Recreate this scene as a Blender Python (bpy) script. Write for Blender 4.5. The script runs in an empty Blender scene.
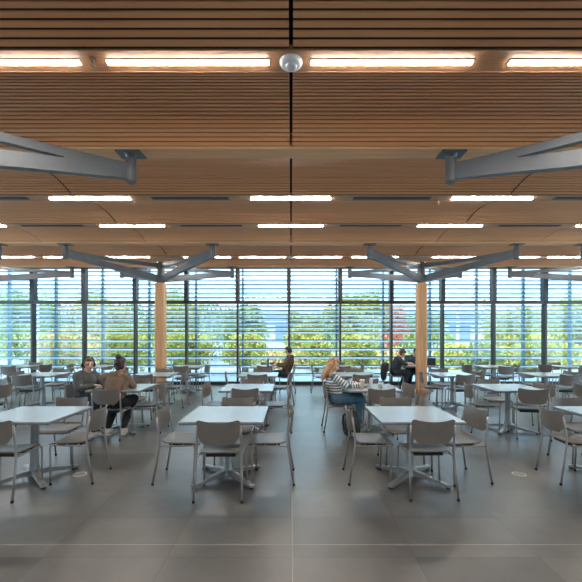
import bpy, bmesh, math, random
from mathutils import Vector, Matrix, Euler
random.seed(7)
PI = math.pi
S = bpy.context.scene
COL = S.collection

# ---------------------------------------------------------------- camera, sky, sun, exposure
cam_d = bpy.data.cameras.new('camera'); cam = bpy.data.objects.new('camera', cam_d); COL.objects.link(cam)
CAM_Z = 1.65
cam.location = (0, 0, CAM_Z); cam.rotation_euler = (PI/2, 0, 0)
cam_d.sensor_width = 36; cam_d.lens = 36*380/582; cam_d.shift_y = 44/582; cam_d.clip_end = 400
cam_d.clip_start = 0.05
S.camera = cam

W = bpy.data.worlds.new('world'); S.world = W; W.use_nodes = True
nt = W.node_tree; nt.nodes.clear()
tc = nt.nodes.new('ShaderNodeTexCoord'); sep = nt.nodes.new('ShaderNodeSeparateXYZ')
nz = nt.nodes.new('ShaderNodeTexNoise'); nz.inputs['Scale'].default_value = 3.0; nz.inputs['Detail'].default_value = 5
cr = nt.nodes.new('ShaderNodeValToRGB')
cr.color_ramp.elements[0].position = 0.35; cr.color_ramp.elements[0].color = (0.44, 0.73, 0.95, 1)
cr.color_ramp.elements[1].position = 0.62; cr.color_ramp.elements[1].color = (0.66, 0.87, 1.0, 1)
bg = nt.nodes.new('ShaderNodeBackground'); bg.inputs['Strength'].default_value = 3.5
wo = nt.nodes.new('ShaderNodeOutputWorld')
nt.links.new(tc.outputs['Generated'], nz.inputs['Vector']); nt.links.new(nz.outputs['Fac'], cr.inputs['Fac'])
nt.links.new(cr.outputs['Color'], bg.inputs['Color']); nt.links.new(bg.outputs[0], wo.inputs[0])

sd = bpy.data.lights.new('sun', 'SUN'); sd.energy = 2.6; sd.angle = math.radians(12); sd.color = (1, .95, .86)
sun = bpy.data.objects.new('sun', sd); COL.objects.link(sun)
sun.rotation_euler = (math.radians(38), math.radians(-14), 0)      # high, from behind the building

S.view_settings.view_transform = 'Standard'; S.view_settings.look = 'None'
S.view_settings.exposure = 0.5; S.view_settings.gamma = 1.0; S.view_settings.use_curve_mapping = False
LED = 72.0

# ---------------------------------------------------------------- materials
MATS = {}
def mat(name, col, rough=.5, metal=0.0, noise=0.0, nscale=8.0, stretch=(1,1,1), spec=.5, emit=None, estr=0, col2=None, bump=0, coat=0):
    if name in MATS: return MATS[name]
    m = bpy.data.materials.new(name); m.use_nodes = True; n = m.node_tree.nodes; l = m.node_tree.links
    b = n['Principled BSDF']; b.inputs['Base Color'].default_value = (*col, 1); b.inputs['Roughness'].default_value = rough
    b.inputs['Metallic'].default_value = metal; b.inputs['Specular IOR Level'].default_value = spec
    b.inputs['Coat Weight'].default_value = coat
    if noise or col2 or bump:
        t = n.new('ShaderNodeTexCoord'); mp = n.new('ShaderNodeMapping'); mp.inputs['Scale'].default_value = stretch
        z = n.new('ShaderNodeTexNoise'); z.inputs['Scale'].default_value = nscale; z.inputs['Detail'].default_value = 5
        l.new(t.outputs['Object'], mp.inputs[0]); l.new(mp.outputs[0], z.inputs['Vector'])
        r = n.new('ShaderNodeValToRGB'); r.color_ramp.elements[0].position = .3; r.color_ramp.elements[1].position = .7
        a = tuple(c*(1-noise) for c in col); d = col2 if col2 else tuple(min(1, c*(1+noise)) for c in col)
        r.color_ramp.elements[0].color = (*a, 1); r.color_ramp.elements[1].color = (*d, 1)
        l.new(z.outputs['Fac'], r.inputs['Fac']); l.new(r.outputs['Color'], b.inputs['Base Color'])
        if bump:
            bp = n.new('ShaderNodeBump'); bp.inputs['Strength'].default_value = bump; bp.inputs['Distance'].default_value = .01
            l.new(z.outputs['Fac'], bp.inputs['Height']); l.new(bp.outputs[0], b.inputs['Normal'])
    if emit:
        b.inputs['Emission Color'].default_value = (*emit, 1); b.inputs['Emission Strength'].default_value = estr
    MATS[name] = m; return m

M_slat = mat('cedar_slat', (.82, .39, .18), .6, noise=.07, nscale=3, stretch=(.3, 6, 6))
M_back = mat('ceiling_backing', (.045, .02, .010), .85, noise=.05)
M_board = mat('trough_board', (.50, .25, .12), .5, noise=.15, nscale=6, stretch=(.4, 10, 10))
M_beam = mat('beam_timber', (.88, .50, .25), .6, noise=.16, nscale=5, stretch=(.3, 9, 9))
M_col = mat('column_timber', (.66, .36, .17), .45, noise=.22, nscale=4, stretch=(12, 12, .35))
M_colbase = mat('column_base_timber', (.42, .21, .11), .5, noise=.15, nscale=6)
M_seam = mat('black_gap', (.008, .008, .009), .9)
M_steel = mat('grey_painted_steel', (.115, .125, .14), .4, metal=.35, noise=.08, nscale=4)
M_mull = mat('dark_aluminium', (.05, .05, .054), .35, metal=.3, noise=.1)
M_teal = mat('teal_aluminium', (.06, .19, .26), .4, metal=.2, noise=.1)
M_tealpost = mat('teal_post_aluminium', (.10, .25, .32), .35, metal=.2, noise=.1)
M_pale = mat('pale_aluminium', (.74, .82, .88), .5, noise=.04)
M_led = mat('led_diffuser', (1, 1, 1), .5, emit=(1, .93, .84), estr=LED)
M_house = mat('light_housing', (.3, .25, .2), .5, noise=.05)
M_vent = mat('vent_black', (.012, .014, .018), .5, noise=.1)
M_white = mat('white_plastic', (.78, .80, .82), .35, noise=.03)
M_frame = mat('chair_frame_metal', (.34, .325, .31), .34, metal=.55, noise=.06)
M_shell = mat('taupe_chair_shell', (.165, .148, .135), .38, noise=.07, nscale=14)
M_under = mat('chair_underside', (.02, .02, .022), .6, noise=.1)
M_rubber = mat('black_rubber', (.015, .015, .015), .7, noise=.1)
M_top = mat('table_laminate', (.33, .39, .43), .25, noise=.03, nscale=30, spec=.6)
M_edge = mat('table_edge', (.16, .16, .165), .45, noise=.05)
M_base = mat('table_base_metal', (.34, .35, .36), .34, metal=.6, noise=.06)
M_wall = mat('white_wall', (.75, .74, .71), .7, noise=.03)

def glass_mat():
    m = bpy.data.materials.new('window_glass'); m.use_nodes = True; n = m.node_tree.nodes; l = m.node_tree.links; n.clear()
    o = n.new('ShaderNodeOutputMaterial'); mx = n.new('ShaderNodeMixShader'); t = n.new('ShaderNodeBsdfTransparent')
    g = n.new('ShaderNodeBsdfGlossy'); f = n.new('ShaderNodeFresnel'); f.inputs['IOR'].default_value = 1.35
    t.inputs['Color'].default_value = (.93, .97, .99, 1); g.inputs['Roughness'].default_value = .02
    l.new(f.outputs[0], mx.inputs[0]); l.new(t.outputs[0], mx.inputs[1]); l.new(g.outputs[0], mx.inputs[2]); l.new(mx.outputs[0], o.inputs[0])
    return m
M_glass = glass_mat()

def floor_mat():
    m = bpy.data.materials.new('floor_tile'); m.use_nodes = True; n = m.node_tree.nodes; l = m.node_tree.links
    b = n['Principled BSDF']; t = n.new('ShaderNodeTexCoord')
    mp = n.new('ShaderNodeMapping'); mp.inputs['Location'].default_value = (0, .23, 0)
    br = n.new('ShaderNodeTexBrick'); br.offset = 0.0; br.inputs['Scale'].default_value = 1
    br.inputs['Brick Width'].default_value = .92; br.inputs['Row Height'].default_value = .61
    br.inputs['Mortar Size'].default_value = .0025; br.inputs['Mortar Smooth'].default_value = .3; br.inputs['Bias'].default_value = 0
    br.inputs['Color1'].default_value = (.072, .074, .074, 1); br.inputs['Color2'].default_value = (.128, .126, .122, 1)
    br.inputs['Mortar'].default_value = (.045, .045, .045, 1)
    l.new(t.outputs['Object'], mp.inputs[0]); l.new(mp.outputs[0], br.inputs['Vector'])
    z = n.new('ShaderNodeTexNoise'); z.inputs['Scale'].default_value = 2.2; z.inputs['Detail'].default_value = 8; z.inputs['Roughness'].default_value = .65
    l.new(t.outputs['Object'], z.inputs['Vector'])
    r = n.new('ShaderNodeValToRGB'); r.color_ramp.elements[0].position = .3; r.color_ramp.elements[1].position = .72
    r.color_ramp.elements[0].color = (.74, .74, .76, 1); r.color_ramp.elements[1].color = (1.18, 1.16, 1.12, 1)
    l.new(z.outputs['Fac'], r.inputs['Fac'])
    mx = n.new('ShaderNodeMix'); mx.data_type = 'RGBA'; mx.blend_type = 'MULTIPLY'; mx.inputs['Factor'].default_value = 1
    l.new(br.outputs['Color'], mx.inputs['A']); l.new(r.outputs['Color'], mx.inputs['B'])
    l.new(mx.outputs['Result'], b.inputs['Base Color'])
    b.inputs['Roughness'].default_value = .33
    b.inputs['Specular IOR Level'].default_value = .8
    return m
M_floor = floor_mat()
M_grout = mat('light_joint', (.34, .32, .28), .6, noise=.1)

# ---------------------------------------------------------------- mesh helpers
def obj(name, bm, m, parent=None, smooth=False, bevel=0, auto=None):
    me = bpy.data.meshes.new(name)
    if bevel:
        bmesh.ops.bevel(bm, geom=[e for e in bm.edges if e.is_manifold and e.calc_face_angle(0) > .6], offset=bevel, segments=2, affect='EDGES', clamp_overlap=True)
    bmesh.ops.recalc_face_normals(bm, faces=bm.faces)
    bm.to_mesh(me); bm.free()
    for x in (m if isinstance(m, (list, tuple)) else [m]): me.materials.append(x)
    if smooth:
        me.polygons.foreach_set('use_smooth', [True]*len(me.polygons))
        if auto: me.set_sharp_from_angle(angle=auto)
    o = bpy.data.objects.new(name, me); COL.objects.link(o)
    if parent: o.parent = parent
    return o
def nb(): return bmesh.new()
def box(bm, x0, x1, y0, y1, z0, z1, mi=0):
    v = [bm.verts.new(p) for p in ((x0,y0,z0),(x1,y0,z0),(x1,y1,z0),(x0,y1,z0),(x0,y0,z1),(x1,y0,z1),(x1,y1,z1),(x0,y1,z1))]
    for f in ((0,3,2,1),(4,5,6,7),(0,1,5,4),(1,2,6,5),(2,3,7,6),(3,0,4,7)):
        fc = bm.faces.new([v[i] for i in f]); fc.material_index = mi
def tube(bm, pts, rad, seg=10, mi=0, squash=None):
    pts = [Vector(p) for p in pts]; rads = rad if isinstance(rad, (list, tuple)) else [rad]*len(pts)
    rings = []; ref = None
    for i, p in enumerate(pts):
        d = (pts[min(i+1, len(pts)-1)] - pts[max(i-1, 0)]).normalized()
        if ref is None:
            ref = Vector((0,0,1)) if abs(d.z) < .9 else Vector((1,0,0))
        u = (ref - d*ref.dot(d)).normalized(); w = d.cross(u); ref = u
        rings.append([bm.verts.new(p + (u*math.cos(2*PI*k/seg) + w*math.sin(2*PI*k/seg))*rads[i]) for k in range(seg)])
    for a, b in zip(rings, rings[1:]):
        for k in range(seg):
            bm.faces.new((a[k], a[(k+1)%seg], b[(k+1)%seg], b[k])).material_index = mi
    bm.faces.new(rings[0][::-1]).material_index = mi; bm.faces.new(rings[-1]).material_index = mi
def lathe(bm, prof, c=(0,0,0), seg=20, mi=0):
    rings = []
    for r, z in prof:
        rings.append([bm.verts.new((c[0]+r*math.cos(2*PI*k/seg), c[1]+r*math.sin(2*PI*k/seg), c[2]+z)) for k in range(seg)])
    for a, b in zip(rings, rings[1:]):
        for k in range(seg): bm.faces.new((a[k], a[(k+1)%seg], b[(k+1)%seg], b[k])).material_index = mi
    bm.faces.new(rings[0][::-1]).material_index = mi; bm.faces.new(rings[-1]).material_index = mi
def ball(bm, c, r, rot=None, sub=2):
    r = (r, r, r) if not isinstance(r, (tuple, list)) else r
    M = Matrix.Translation(Vector(c)) @ (rot.to_4x4() if rot else Matrix.Identity(4)) @ Matrix.Diagonal((*r, 1))
    bmesh.ops.create_icosphere(bm, subdivisions=sub, radius=1, matrix=M)
def struct(name, bm, m, **k):
    o = obj(name, bm, m, **k); o['kind'] = 'structure'; return o
def tag(o, label, cat, group=None, kind=None):
    o['label'] = label; o['category'] = cat
    if group: o['group'] = group
    if kind: o['kind'] = kind
    return o
def thing(name, loc=(0,0,0), rz=0):
    o = bpy.data.objects.new(name, None); o.empty_display_size = .1; COL.objects.link(o)
    o.location = loc; o.rotation_euler = (0, 0, rz); return o
def dup(root, loc, rz=0):
    r = root.copy(); COL.objects.link(r); r.location = loc; r.rotation_euler = (0, 0, rz)
    for ch in list(root.children):
        c = ch.copy(); COL.objects.link(c); c.parent = r
        for g in list(ch.children):
            d = g.copy(); COL.objects.link(d); d.parent = c
    return r
ORD = ['first', 'second', 'third', 'fourth', 'fifth', 'sixth', 'seventh', 'eighth', 'ninth', 'tenth']
def nth_left(i, n):
    if i == 0: return 'leftmost'
    if i == n-1: return 'rightmost'
    return None

# ---------------------------------------------------------------- setting
XW, YB, YW = 12.6, -6.2, 12.6
P = 1.55
bm = nb(); box(bm, -XW-.2, XW+.2, YB-.2, YW+.25, -.25, 0); struct('floor', bm, M_floor)
bm = nb()
for y in (.62, 2.99, 5.36, 7.73, 10.1): box(bm, -XW, XW, y-.004, y+.004, 0, .0006)
for x in (0.01, -9.2, 9.2): box(bm, x-.004, x+.004, YB, YW, 0, .0006)
struct('trim_floor_joint', bm, M_grout)

# ceiling of arched slatted bays between light rows and beams
Z_END, ARCH = 3.88, .12
def prof(t): return Z_END + ARCH*4*t*(1-t)
seams = [-9.4, -6.0, -3.5, 0, 3.5, 6.0, 9.4]
xs = [-XW] + seams + [XW]
bays = []
for k in range(-4, 8):
    y0, y1 = k*P, (k+1)*P
    a, b = y0 + .12, y1 - .12
    n = 20; pitch = (b-a)/n
    bm = nb()
    for x0, x1 in zip(xs, xs[1:]):
        for i in range(n):
            ya, yb = a+i*pitch, a+i*pitch+pitch*.56
            za, zb = prof((ya-a)/(b-a)), prof((yb-a)/(b-a))
            v = [bm.verts.new(p) for p in ((x0+.015,ya,za),(x1-.015,ya,za),(x1-.015,yb,zb),(x0+.015,yb,zb),
                 (x0+.015,ya,za+.016),(x1-.015,ya,za+.016),(x1-.015,yb,zb+.016),(x0+.015,yb,zb+.016))]
            for f in ((0,3,2,1),(4,5,6,7),(0,1,5,4),(1,2,6,5),(2,3,7,6),(3,0,4,7)): bm.faces.new([v[q] for q in f])
    # backing that follows the arch
    for x0, x1 in zip(xs, xs[1:]):
        m_ = 12
        row = []
        for i in range(m_+1):
            y = a+(b-a)*i/m_; z = prof(i/m_)+.0155
            row.append((bm.verts.new((x0+.015, y, z)), bm.verts.new((x1-.015, y, z))))
        for p, q in zip(row, row[1:]):
            f = bm.faces.new((p[0], p[1], q[1], q[0])); f.material_index = 1
    struct('ceiling', bm, [M_slat, M_back])
# boards between bays: beam soffits or light troughs
BEAMS = [1, 3, 6, 8]
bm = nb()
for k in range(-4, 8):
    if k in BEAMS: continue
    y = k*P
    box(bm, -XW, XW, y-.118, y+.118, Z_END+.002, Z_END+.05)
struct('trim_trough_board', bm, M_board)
bm = nb(); box(bm, -XW-.2, XW+.2, YB-.2, 13.0, 4.25, 4.5); struct('ceiling_roof_sun_block', bm, M_seam)  # unseen roof slab, put in to keep the sun out of the room
bm = nb(); 
for x in seams: box(bm, x-.03, x+.03, YB, YW-.2, 4.06, 4.1)
struct('ceiling_seam_backing', bm, M_seam)
for k, nm in ((1, 'overhead'), (3, 'nearer'), (6, 'farther'), (8, 'window')):
    y = k*P; bm = nb()
    y1 = y+.13 if k < 8 else y+.13
    box(bm, -XW+.02, XW-.02, y-.125, y1, Z_END-.01, Z_END+.3)
    o = obj('ceiling_beam', bm, M_beam, bevel=.006)
    tag(o, {'overhead': 'pale timber ceiling beam above the camera, out of view', 'nearer': 'pale timber beam crossing the ceiling nearest the camera, between slatted bays',
            'farther': 'pale timber beam crossing the ceiling above the two central wooden columns', 'window': 'pale timber beam along the top of the window wall'}[nm], 'beam', 'timber ceiling beams')

# unseen side and back walls, openings shaped to let daylight in
def wall_open(name, axis, c, a0, a1, openings, t=.2):
    bm = nb(); cur = a0
    def bx(u0, u1, z0, z1):
        if axis == 'x': box(bm, c, c+t, u0, u1, z0, z1)
        else: box(bm, u0, u1, c, c+t, z0, z1)
    for (u0, u1, z0, z1) in openings:
        bx(cur, u0, 0, 4.25); bx(u0, u1, 0, z0); bx(u0, u1, z1, 4.25); cur = u1
    bx(cur, a1, 0, 4.25); struct(name, bm, M_wall)
wall_open('wall_left', 'x', -XW-.2, YB, YW+.1, [(-1.4, 3.1, .05, 3.8), (3.3, 7.7, .05, 3.8), (7.9, 12.3, .05, 3.8)])
wall_open('wall_right', 'x', XW, YB, YW+.1, [(-1.4, 3.1, .05, 3.8), (3.3, 7.7, .05, 3.8), (7.9, 12.3, .05, 3.8)])
wall_open('wall_back', 'y', YB-.2, -XW, XW, [(-7.6, -5.1, .9, 3.2), (5.1, 7.6, .9, 3.2)])

# window wall: one window per bay (frame + panes)
BW = 1.70; X0 = -.07
n = 0
for i in range(-7, 8):
    x = X0 + (i-.5)*BW*1.0 + BW*.5          # mullion position
    n += 1
    bm = nb()
    box(bm, x-.065, x+.065, YW-.06, YW+.16, 2.70, 3.88)             # upper mullion, wider
    box(bm, x-.028, x+.028, YW-.06, YW+.16, 0.0, 2.70)
    if i < 7:
        a, b = x+.028, x+BW-.028
        box(bm, a, b, YW-.06, YW+.1, 2.68, 2.79)
        box(bm, a, b, YW-.04, YW+.1, 0, .11)
        box(bm, a, b, YW-.0, YW+.1, 3.85, 3.88)
    w = struct('window_%d' % n, bm, M_mull)
    if i < 7:
        bm = nb(); box(bm, x+.02, x+BW-.02, YW+.05, YW+.056, .1, 2.70); obj('lower_pane', bm, M_glass, w)
        bm = nb(); box(bm, x+.06, x+BW-.06, YW+.05, YW+.056, 2.78, 3.86); obj('upper_pane', bm, M_glass, w)

# outside louvre screen
YL = 13.7
scr = thing('louvre_screen', (0, YL, 0))
tag(scr, 'teal horizontal louvre sunshade screen standing outside the window wall', 'sunshade screen')
zs = []; z = 1.77
while z < 4.3: zs.append(z); z += .155
z = 1.77-.303
while z > 0: zs.append(z); z -= .303
for z in sorted(zs):
    bm = nb(); box(bm, -12.5, 12.5, -.03, .03, z-.018, z+.022)
    rl = obj('louvre_rail', bm, M_teal, scr, bevel=.006)
    bm = nb(); v = [bm.verts.new((x, y, zz)) for x in (-12.5, 12.5) for y, zz in ((-.02, z-.072), (-.02, z-.078), (.11, z-.018), (.11, z-.012))]
    for f in ((0,1,2,3),(7,6,5,4),(0,4,5,1),(1,5,6,2),(2,6,7,3),(3,7,4,0)): bm.faces.new([v[q] for q in f])
    obj('louvre_blade', bm, M_pale, rl)
for i in range(-7, 8):
    x = X0+.02 + i*BW
    bm = nb(); box(bm, x-.032, x+.032, .08, .2, -.1, 4.4); obj('post', bm, M_tealpost, scr)

# ---------------------------------------------------------------- outside
M_ground = mat('pale_paving', (.36, .40, .42), .8, noise=.12, nscale=2)
M_lawn = mat('lawn', (.30, .38, .12), .9, noise=.3, nscale=3)
bm = nb(); box(bm, -70, 70, YW+.25, 120, -.6, -.1); struct('ground', bm, M_ground)

def foliage_mat(name, c1, c2, c3):
    m = bpy.data.materials.new(name); m.use_nodes = True; n = m.node_tree.nodes; l = m.node_tree.links
    b = n['Principled BSDF']; b.inputs['Roughness'].default_value = .6
    t = n.new('ShaderNodeTexCoord'); z = n.new('ShaderNodeTexNoise'); z.inputs['Scale'].default_value = 3.5; z.inputs['Detail'].default_value = 6
    r = n.new('ShaderNodeValToRGB'); e = r.color_ramp.elements; e[0].position = .36; e[0].color = (*c1, 1); e[1].position = .66; e[1].color = (*c3, 1)
    k = e.new(.5); k.color = (*c2, 1)
    l.new(t.outputs['Object'], z.inputs['Vector']); l.new(z.outputs['Fac'], r.inputs['Fac']); l.new(r.outputs['Color'], b.inputs['Base Color'])
    b.inputs['Subsurface Weight'].default_value = 0
    return m
F_yel = foliage_mat('leaves_yellow_green', (.28, .36, .05), (.52, .50, .09), (.74, .58, .20))
F_grn = foliage_mat('leaves_green', (.17, .29, .08), (.36, .44, .12), (.60, .56, .22))
F_mix = foliage_mat('leaves_turning', (.45, .55, .14), (.72, .62, .24), (.78, .34, .22))
F_red = foliage_mat('leaves_red', (.62, .16, .10), (.78, .26, .16), (.80, .46, .25))
M_bark = mat('bark', (.20, .17, .14), .9, noise=.3, nscale=12)
def leaf_mesh(name, m, rx, ry, z0, z1, count, parent, leaf=.13, seed=1, clumps=26):
    rnd = random.Random(seed); bm = nb(); cs = []
    for _ in range(clumps):
        while True:
            p = Vector((rnd.uniform(-1,1), rnd.uniform(-1,1), rnd.uniform(-1,1)))
            if .25 < p.length < 1: break
        cs.append(Vector((p.x*rx*.85, p.y*ry*.85, (z0+z1)/2 + p.z*(z1-z0)/2*.85)))
    cr = (rx+ry+(z1-z0)/2)/3*.36
    for _ in range(count):
        c = rnd.choice(cs); d = Vector((rnd.gauss(0,1), rnd.gauss(0,1), rnd.gauss(0,1))).normalized()*cr*(rnd.random()**.4)
        p = c+d; s = leaf*rnd.uniform(.6, 1.3)
        R = Euler((rnd.uniform(0,6.3), rnd.uniform(0,6.3), rnd.uniform(0,6.3))).to_matrix()
        v = [bm.verts.new(p + R @ Vector(q)*s) for q in ((-.5,0,0),(0,-.32,.08),(.6,0,0),(0,.32,.08))]
        bm.faces.new(v)
    me = bpy.data.meshes.new(name); bm.to_mesh(me); bm.free(); me.materials.append(m)
    o = bpy.data.objects.new(name, me); COL.objects.link(o); o.parent = parent; return o
def tree(x, y, h, r, m, seed, label, low=.8, cnt=9000, name='tree', cat='tree', leaf=.17):
    t = thing(name, (x, y, -.1)); rnd = random.Random(seed)
    leaf_mesh('foliage', m, r, r*.8, low, h, cnt, t, leaf, seed, 34)
    bm = nb(); tube(bm, [(0,0,0),(.05,0,h*.3),(-.03,.04,h*.55),(0,0,h*.85)], [.13,.10,.07,.03], 8)
    for k in range(7):
        a = rnd.uniform(0, 6.3); z = h*rnd.uniform(.28, .65)
        tube(bm, [(0,0,z),(math.cos(a)*r*.4,math.sin(a)*r*.35,z+h*.12),(math.cos(a)*r*.75,math.sin(a)*r*.6,z+h*.25)], [.05,.035,.012], 6)
    obj('trunk', bm, M_bark, t, smooth=True)
    return tag(t, label, cat, 'trees and shrubs outside the window wall')
tree(-15.2, 22, 4.4, 1.9, F_grn, 4, 'green tree outside beyond the leftmost window', .3)
tree(-10.9, 22, 4.6, 1.9, F_mix, 1, 'yellow and pink autumn tree outside at the far left of the window', .2)
tree(-6.7, 22, 4.7, 1.9, F_yel, 2, 'yellow-green tree outside the window left of the left wooden column', .2)
tree(-2.9, 23.5, 3.7, 1.6, F_grn, 3, 'green bushy tree outside the window directly right of the left column', .2)
tree(.9, 26, 3.3, 1.6, F_yel, 6, 'low yellow tree outside just right of the centre mullion', .3)
tree(3.6, 21.5, 4.7, 1.7, F_yel, 5, 'broad yellow-green tree outside the window between centre and right column', .2)
tree(6.6, 25, 4.2, 1.0, F_red, 10, 'slim red autumn tree outside just left of the right column', .3, 3600)
tree(10.6, 30, 3.6, 2.2, F_grn, 8, 'green tree outside, first one right of the right column', .2)
tree(12.6, 21.5, 3.7, 2.0, F_yel, 9, 'yellow-green tree outside the windows at the right', .2)
tree(16.9, 22, 3.9, 2.0, F_yel, 11, 'yellow-green tree outside beyond the rightmost window', .2)
for i, (x, y, h, r, m, lb) in enumerate((
    (-10.3, 17, 2.3, 1.35, F_mix, 'pinkish yellow shrub outside the leftmost windows'),
    (-7.4, 17, 2.4, 1.3, F_yel, 'bright yellow-green shrub outside left of the grey hoodie person'),
    (-4.6, 17, 2.3, 1.25, F_yel, 'bright yellow-green shrub outside, just left of the left timber column'),
    (-2.1, 17.6, 1.9, 1.05, F_yel, 'yellow-green shrub outside, just right of the left timber column'),
    (1.2, 18.0, 1.7, .8, F_yel, 'small pale green shrub outside just right of the person with headphones'),
    (3.2, 17.6, 1.9, .95, F_yel, 'yellow-green shrub outside above the striped-sweater person'),
    (8.9, 17.6, 1.5, .9, F_grn, 'low green shrub outside the windows, first right of the right column'),
    (11.3, 17.4, 1.7, 1.1, F_yel, 'low yellow-green shrub outside the rightmost windows'))):
    tree(x, y, h, r, m, 30+i, lb, .05, 4200, 'shrub', 'shrub', .11)
def hedge(x0, x1, y, h, m, seed, label):
    t = thing('hedge', ((x0+x1)/2, y, -.1)); w = (x1-x0)/2
    rnd = random.Random(seed); bm = nb()
    for _ in range(int(w*1900)):
        px = rnd.uniform(-w, w); hh = h*(.82+.18*math.sin(px*1.7+seed)*math.cos(px*.6)); pz = hh*(rnd.random()**.8); py = rnd.gauss(0, .5)
        s_ = .19*rnd.uniform(.6, 1.3); R = Euler((rnd.uniform(0,6.3), rnd.uniform(0,6.3), rnd.uniform(0,6.3))).to_matrix()
        bm.faces.new([bm.verts.new(Vector((px, py, pz)) + R @ Vector(q)*s_) for q in ((-.5,0,0),(0,-.32,.08),(.6,0,0),(0,.32,.08))])
    o = obj('foliage', bm, m, t)
    bm = nb()
    for k in range(int(w*2)):
        px = -w+.5+k; tube(bm, [(px,0,0),(px+.1,0,h*.5),(px-.05,.1,h*.8)], [.05,.03,.01], 6)
    obj('stems', bm, M_bark, t)
    tag(t, label, 'hedge')
hedge(-24, -3.9, 26.5, 4.9, F_grn, 1, 'long tall green hedge outside beyond the left half of the window wall')
hedge(1.2, 9.3, 28.5, 4.2, F_grn, 2, 'green hedge outside between the centre mullion and the right timber column')
hedge(-1.6, 6.0, 20.2, 1.15, F_mix, 5, 'low loose hedge outside at the centre of the window wall')
hedge(7.6, 19, 19.9, 1.3, F_yel, 6, 'low yellow-green hedge outside right of the right timber column')
hedge(13.5, 26, 26.5, 4.4, F_yel, 3, 'long yellow-green hedge outside beyond the right end of the window wall')
# pale building beyond
bl = thing('building', (6, 46, -.1))
tag(bl, 'long pale blue-grey building far beyond the trees outside', 'building')
M_bl = mat('building_wall', (.42, .48, .53), .8, noise=.08, nscale=1); M_bw = mat('building_window', (.16, .24, .32), .2, noise=.1); M_br = mat('building_roof', (.30, .36, .42), .7, noise=.1)
bm = nb(); box(bm, -22, 26, 0, 8, 0, 4.2); obj('wall', bm, M_bl, bl)
bm = nb(); box(bm, -22.4, 26.4, -.5, 8.4, 4.2, 4.5); obj('roof', bm, M_br, bl)
for k in range(11):
    bm = nb(); x = -20.5+k*4.2; box(bm, x, x+2.6, -.06, .05, 1.0, 3.2)
    obj('window', bm, M_bw, bl)
M_pole = mat('white_pole', (.82, .86, .9), .4, noise=.03)
for x, y, lb in ((8.6, 19.6, 'white pole standing outside the windows right of the right column'), (-12.4, 18.6, 'white pole standing outside the leftmost windows')):
    bm = nb(); tube(bm, [(0,0,0),(0,0,3.2)], .07, 10); tube(bm, [(0,0,3.2),(.1,0,3.35),(.5,0,3.4)], [.05,.04,.04], 8)
    box(bm, .3, .75, -.09, .09, 3.36, 3.44)
    o = obj('lamp_post', bm, M_pole); o.location = (x, y, -.1); tag(o, lb, 'lamp post', 'white poles outside')

# ---------------------------------------------------------------- steel tree columns
def arm_bm(dx, dy):
    L = math.hypot(dx, dy); ux, uy = dx/L, dy/L; nx, ny = -uy, ux
    zt = [(0, 3.70, 3.14), ]
    N = 14
    bm = nb()
    def quad(t0, t1, up, lo, th):
        ring = []
        m = 10
        for i in range(m+1):
            t = t0+(t1-t0)*i/m; s = .09 + (L-.09-.05)*t    # t from node to tip
            row = []
            for sd_, zz in ((1, up(t)), (-1, up(t)), (-1, lo(t)), (1, lo(t))):
                row.append(bm.verts.new((ux*s+nx*th/2*sd_, uy*s+ny*th/2*sd_, zz)))
            ring.append(row)
        for a, b in zip(ring, ring[1:]):
            for q in range(4): bm.faces.new((a[q], a[(q+1)%4], b[(q+1)%4], b[q]))
        bm.faces.new(ring[0][::-1]); bm.faces.new(ring[-1])
    lerp = lambda a, b, t: a+(b-a)*t
    T = .70
    U = lambda t: lerp(3.69, 3.735, t) - .03*4*t*(1-t)
    Lw = lambda t: lerp(3.15, 3.545, t**.93)
    su = lambda t: lerp(3.57, 3.60, min(1, t/T))     # underside of upper branch
    sl = lambda t: lerp(3.35, 3.59, min(1, t/T))     # top of lower branch
    quad(0, T, U, su, .075); quad(0, T, sl, Lw, .095); quad(T, 1, U, Lw, .085)
    return bm
def column(cx, cy, dirs, label, wood=True):
    c = thing('column', (cx, cy, 0))
    if True:
        bm = nb(); w, q = .135, .04
        pts = [(-w+q,-w),(w-q,-w),(w,-w+q),(w,w-q),(w-q,w),(-w+q,w),(-w,w-q),(-w,-w+q)]
        a = [bm.verts.new((x, y, .1)) for x, y in pts]; b = [bm.verts.new((x, y, 3.13)) for x, y in pts]
        for k in range(8): bm.faces.new((a[k], a[(k+1)%8], b[(k+1)%8], b[k]))
        bm.faces.new(a[::-1]); bm.faces.new(b); obj('timber_shaft', bm, M_col, c)
        bm = nb(); box(bm, -.155, .155, -.155, .155, 0, .1); obj('base', bm, M_colbase, c, bevel=.01)
    bm = nb(); lathe(bm, [(.10, 3.13), (.115, 3.15), (.115, 3.70), (.10, 3.73)], seg=20); obj('steel_node', bm, M_steel, c, smooth=True, auto=.6)
    for sx, sy in dirs:
        dx, dy = sx*1.8, sy*1.55
        ar = obj('steel_arm', arm_bm(dx, dy), M_steel, c, bevel=.006)
        bm = nb(); lathe(bm, [(.05, 3.51), (.066, 3.525), (.066, 3.80), (.045, 3.81), (.04, 3.82), (.075, 3.855)], (dx, dy, 0), 18)
        obj('arm_post', bm, M_steel, ar, smooth=True, auto=.5)
        bm = nb(); box(bm, dx-.15, dx+.15, dy-.11, dy+.11, 3.852, 3.8695); obj('arm_plate', bm, M_steel, ar)
    return tag(c, label, 'column', 'timber columns with branching steel arms')
ALL4 = [(1,1),(1,-1),(-1,1),(-1,-1)]
column(-3.72, 7*P, ALL4, 'round-edged timber column on the left with four grey steel branching arms')
column(3.72, 7*P, ALL4, 'round-edged timber column on the right with four grey steel branching arms')
column(-8.95, 7*P, ALL4, 'column beyond the left frame edge whose grey steel arms reach in')
column(8.95, 7*P, ALL4, 'column beyond the right frame edge whose grey steel arms reach in')
column(-3.76, 2*P, ALL4, 'near left column out of frame with large grey forked steel arm reaching in')
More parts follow.
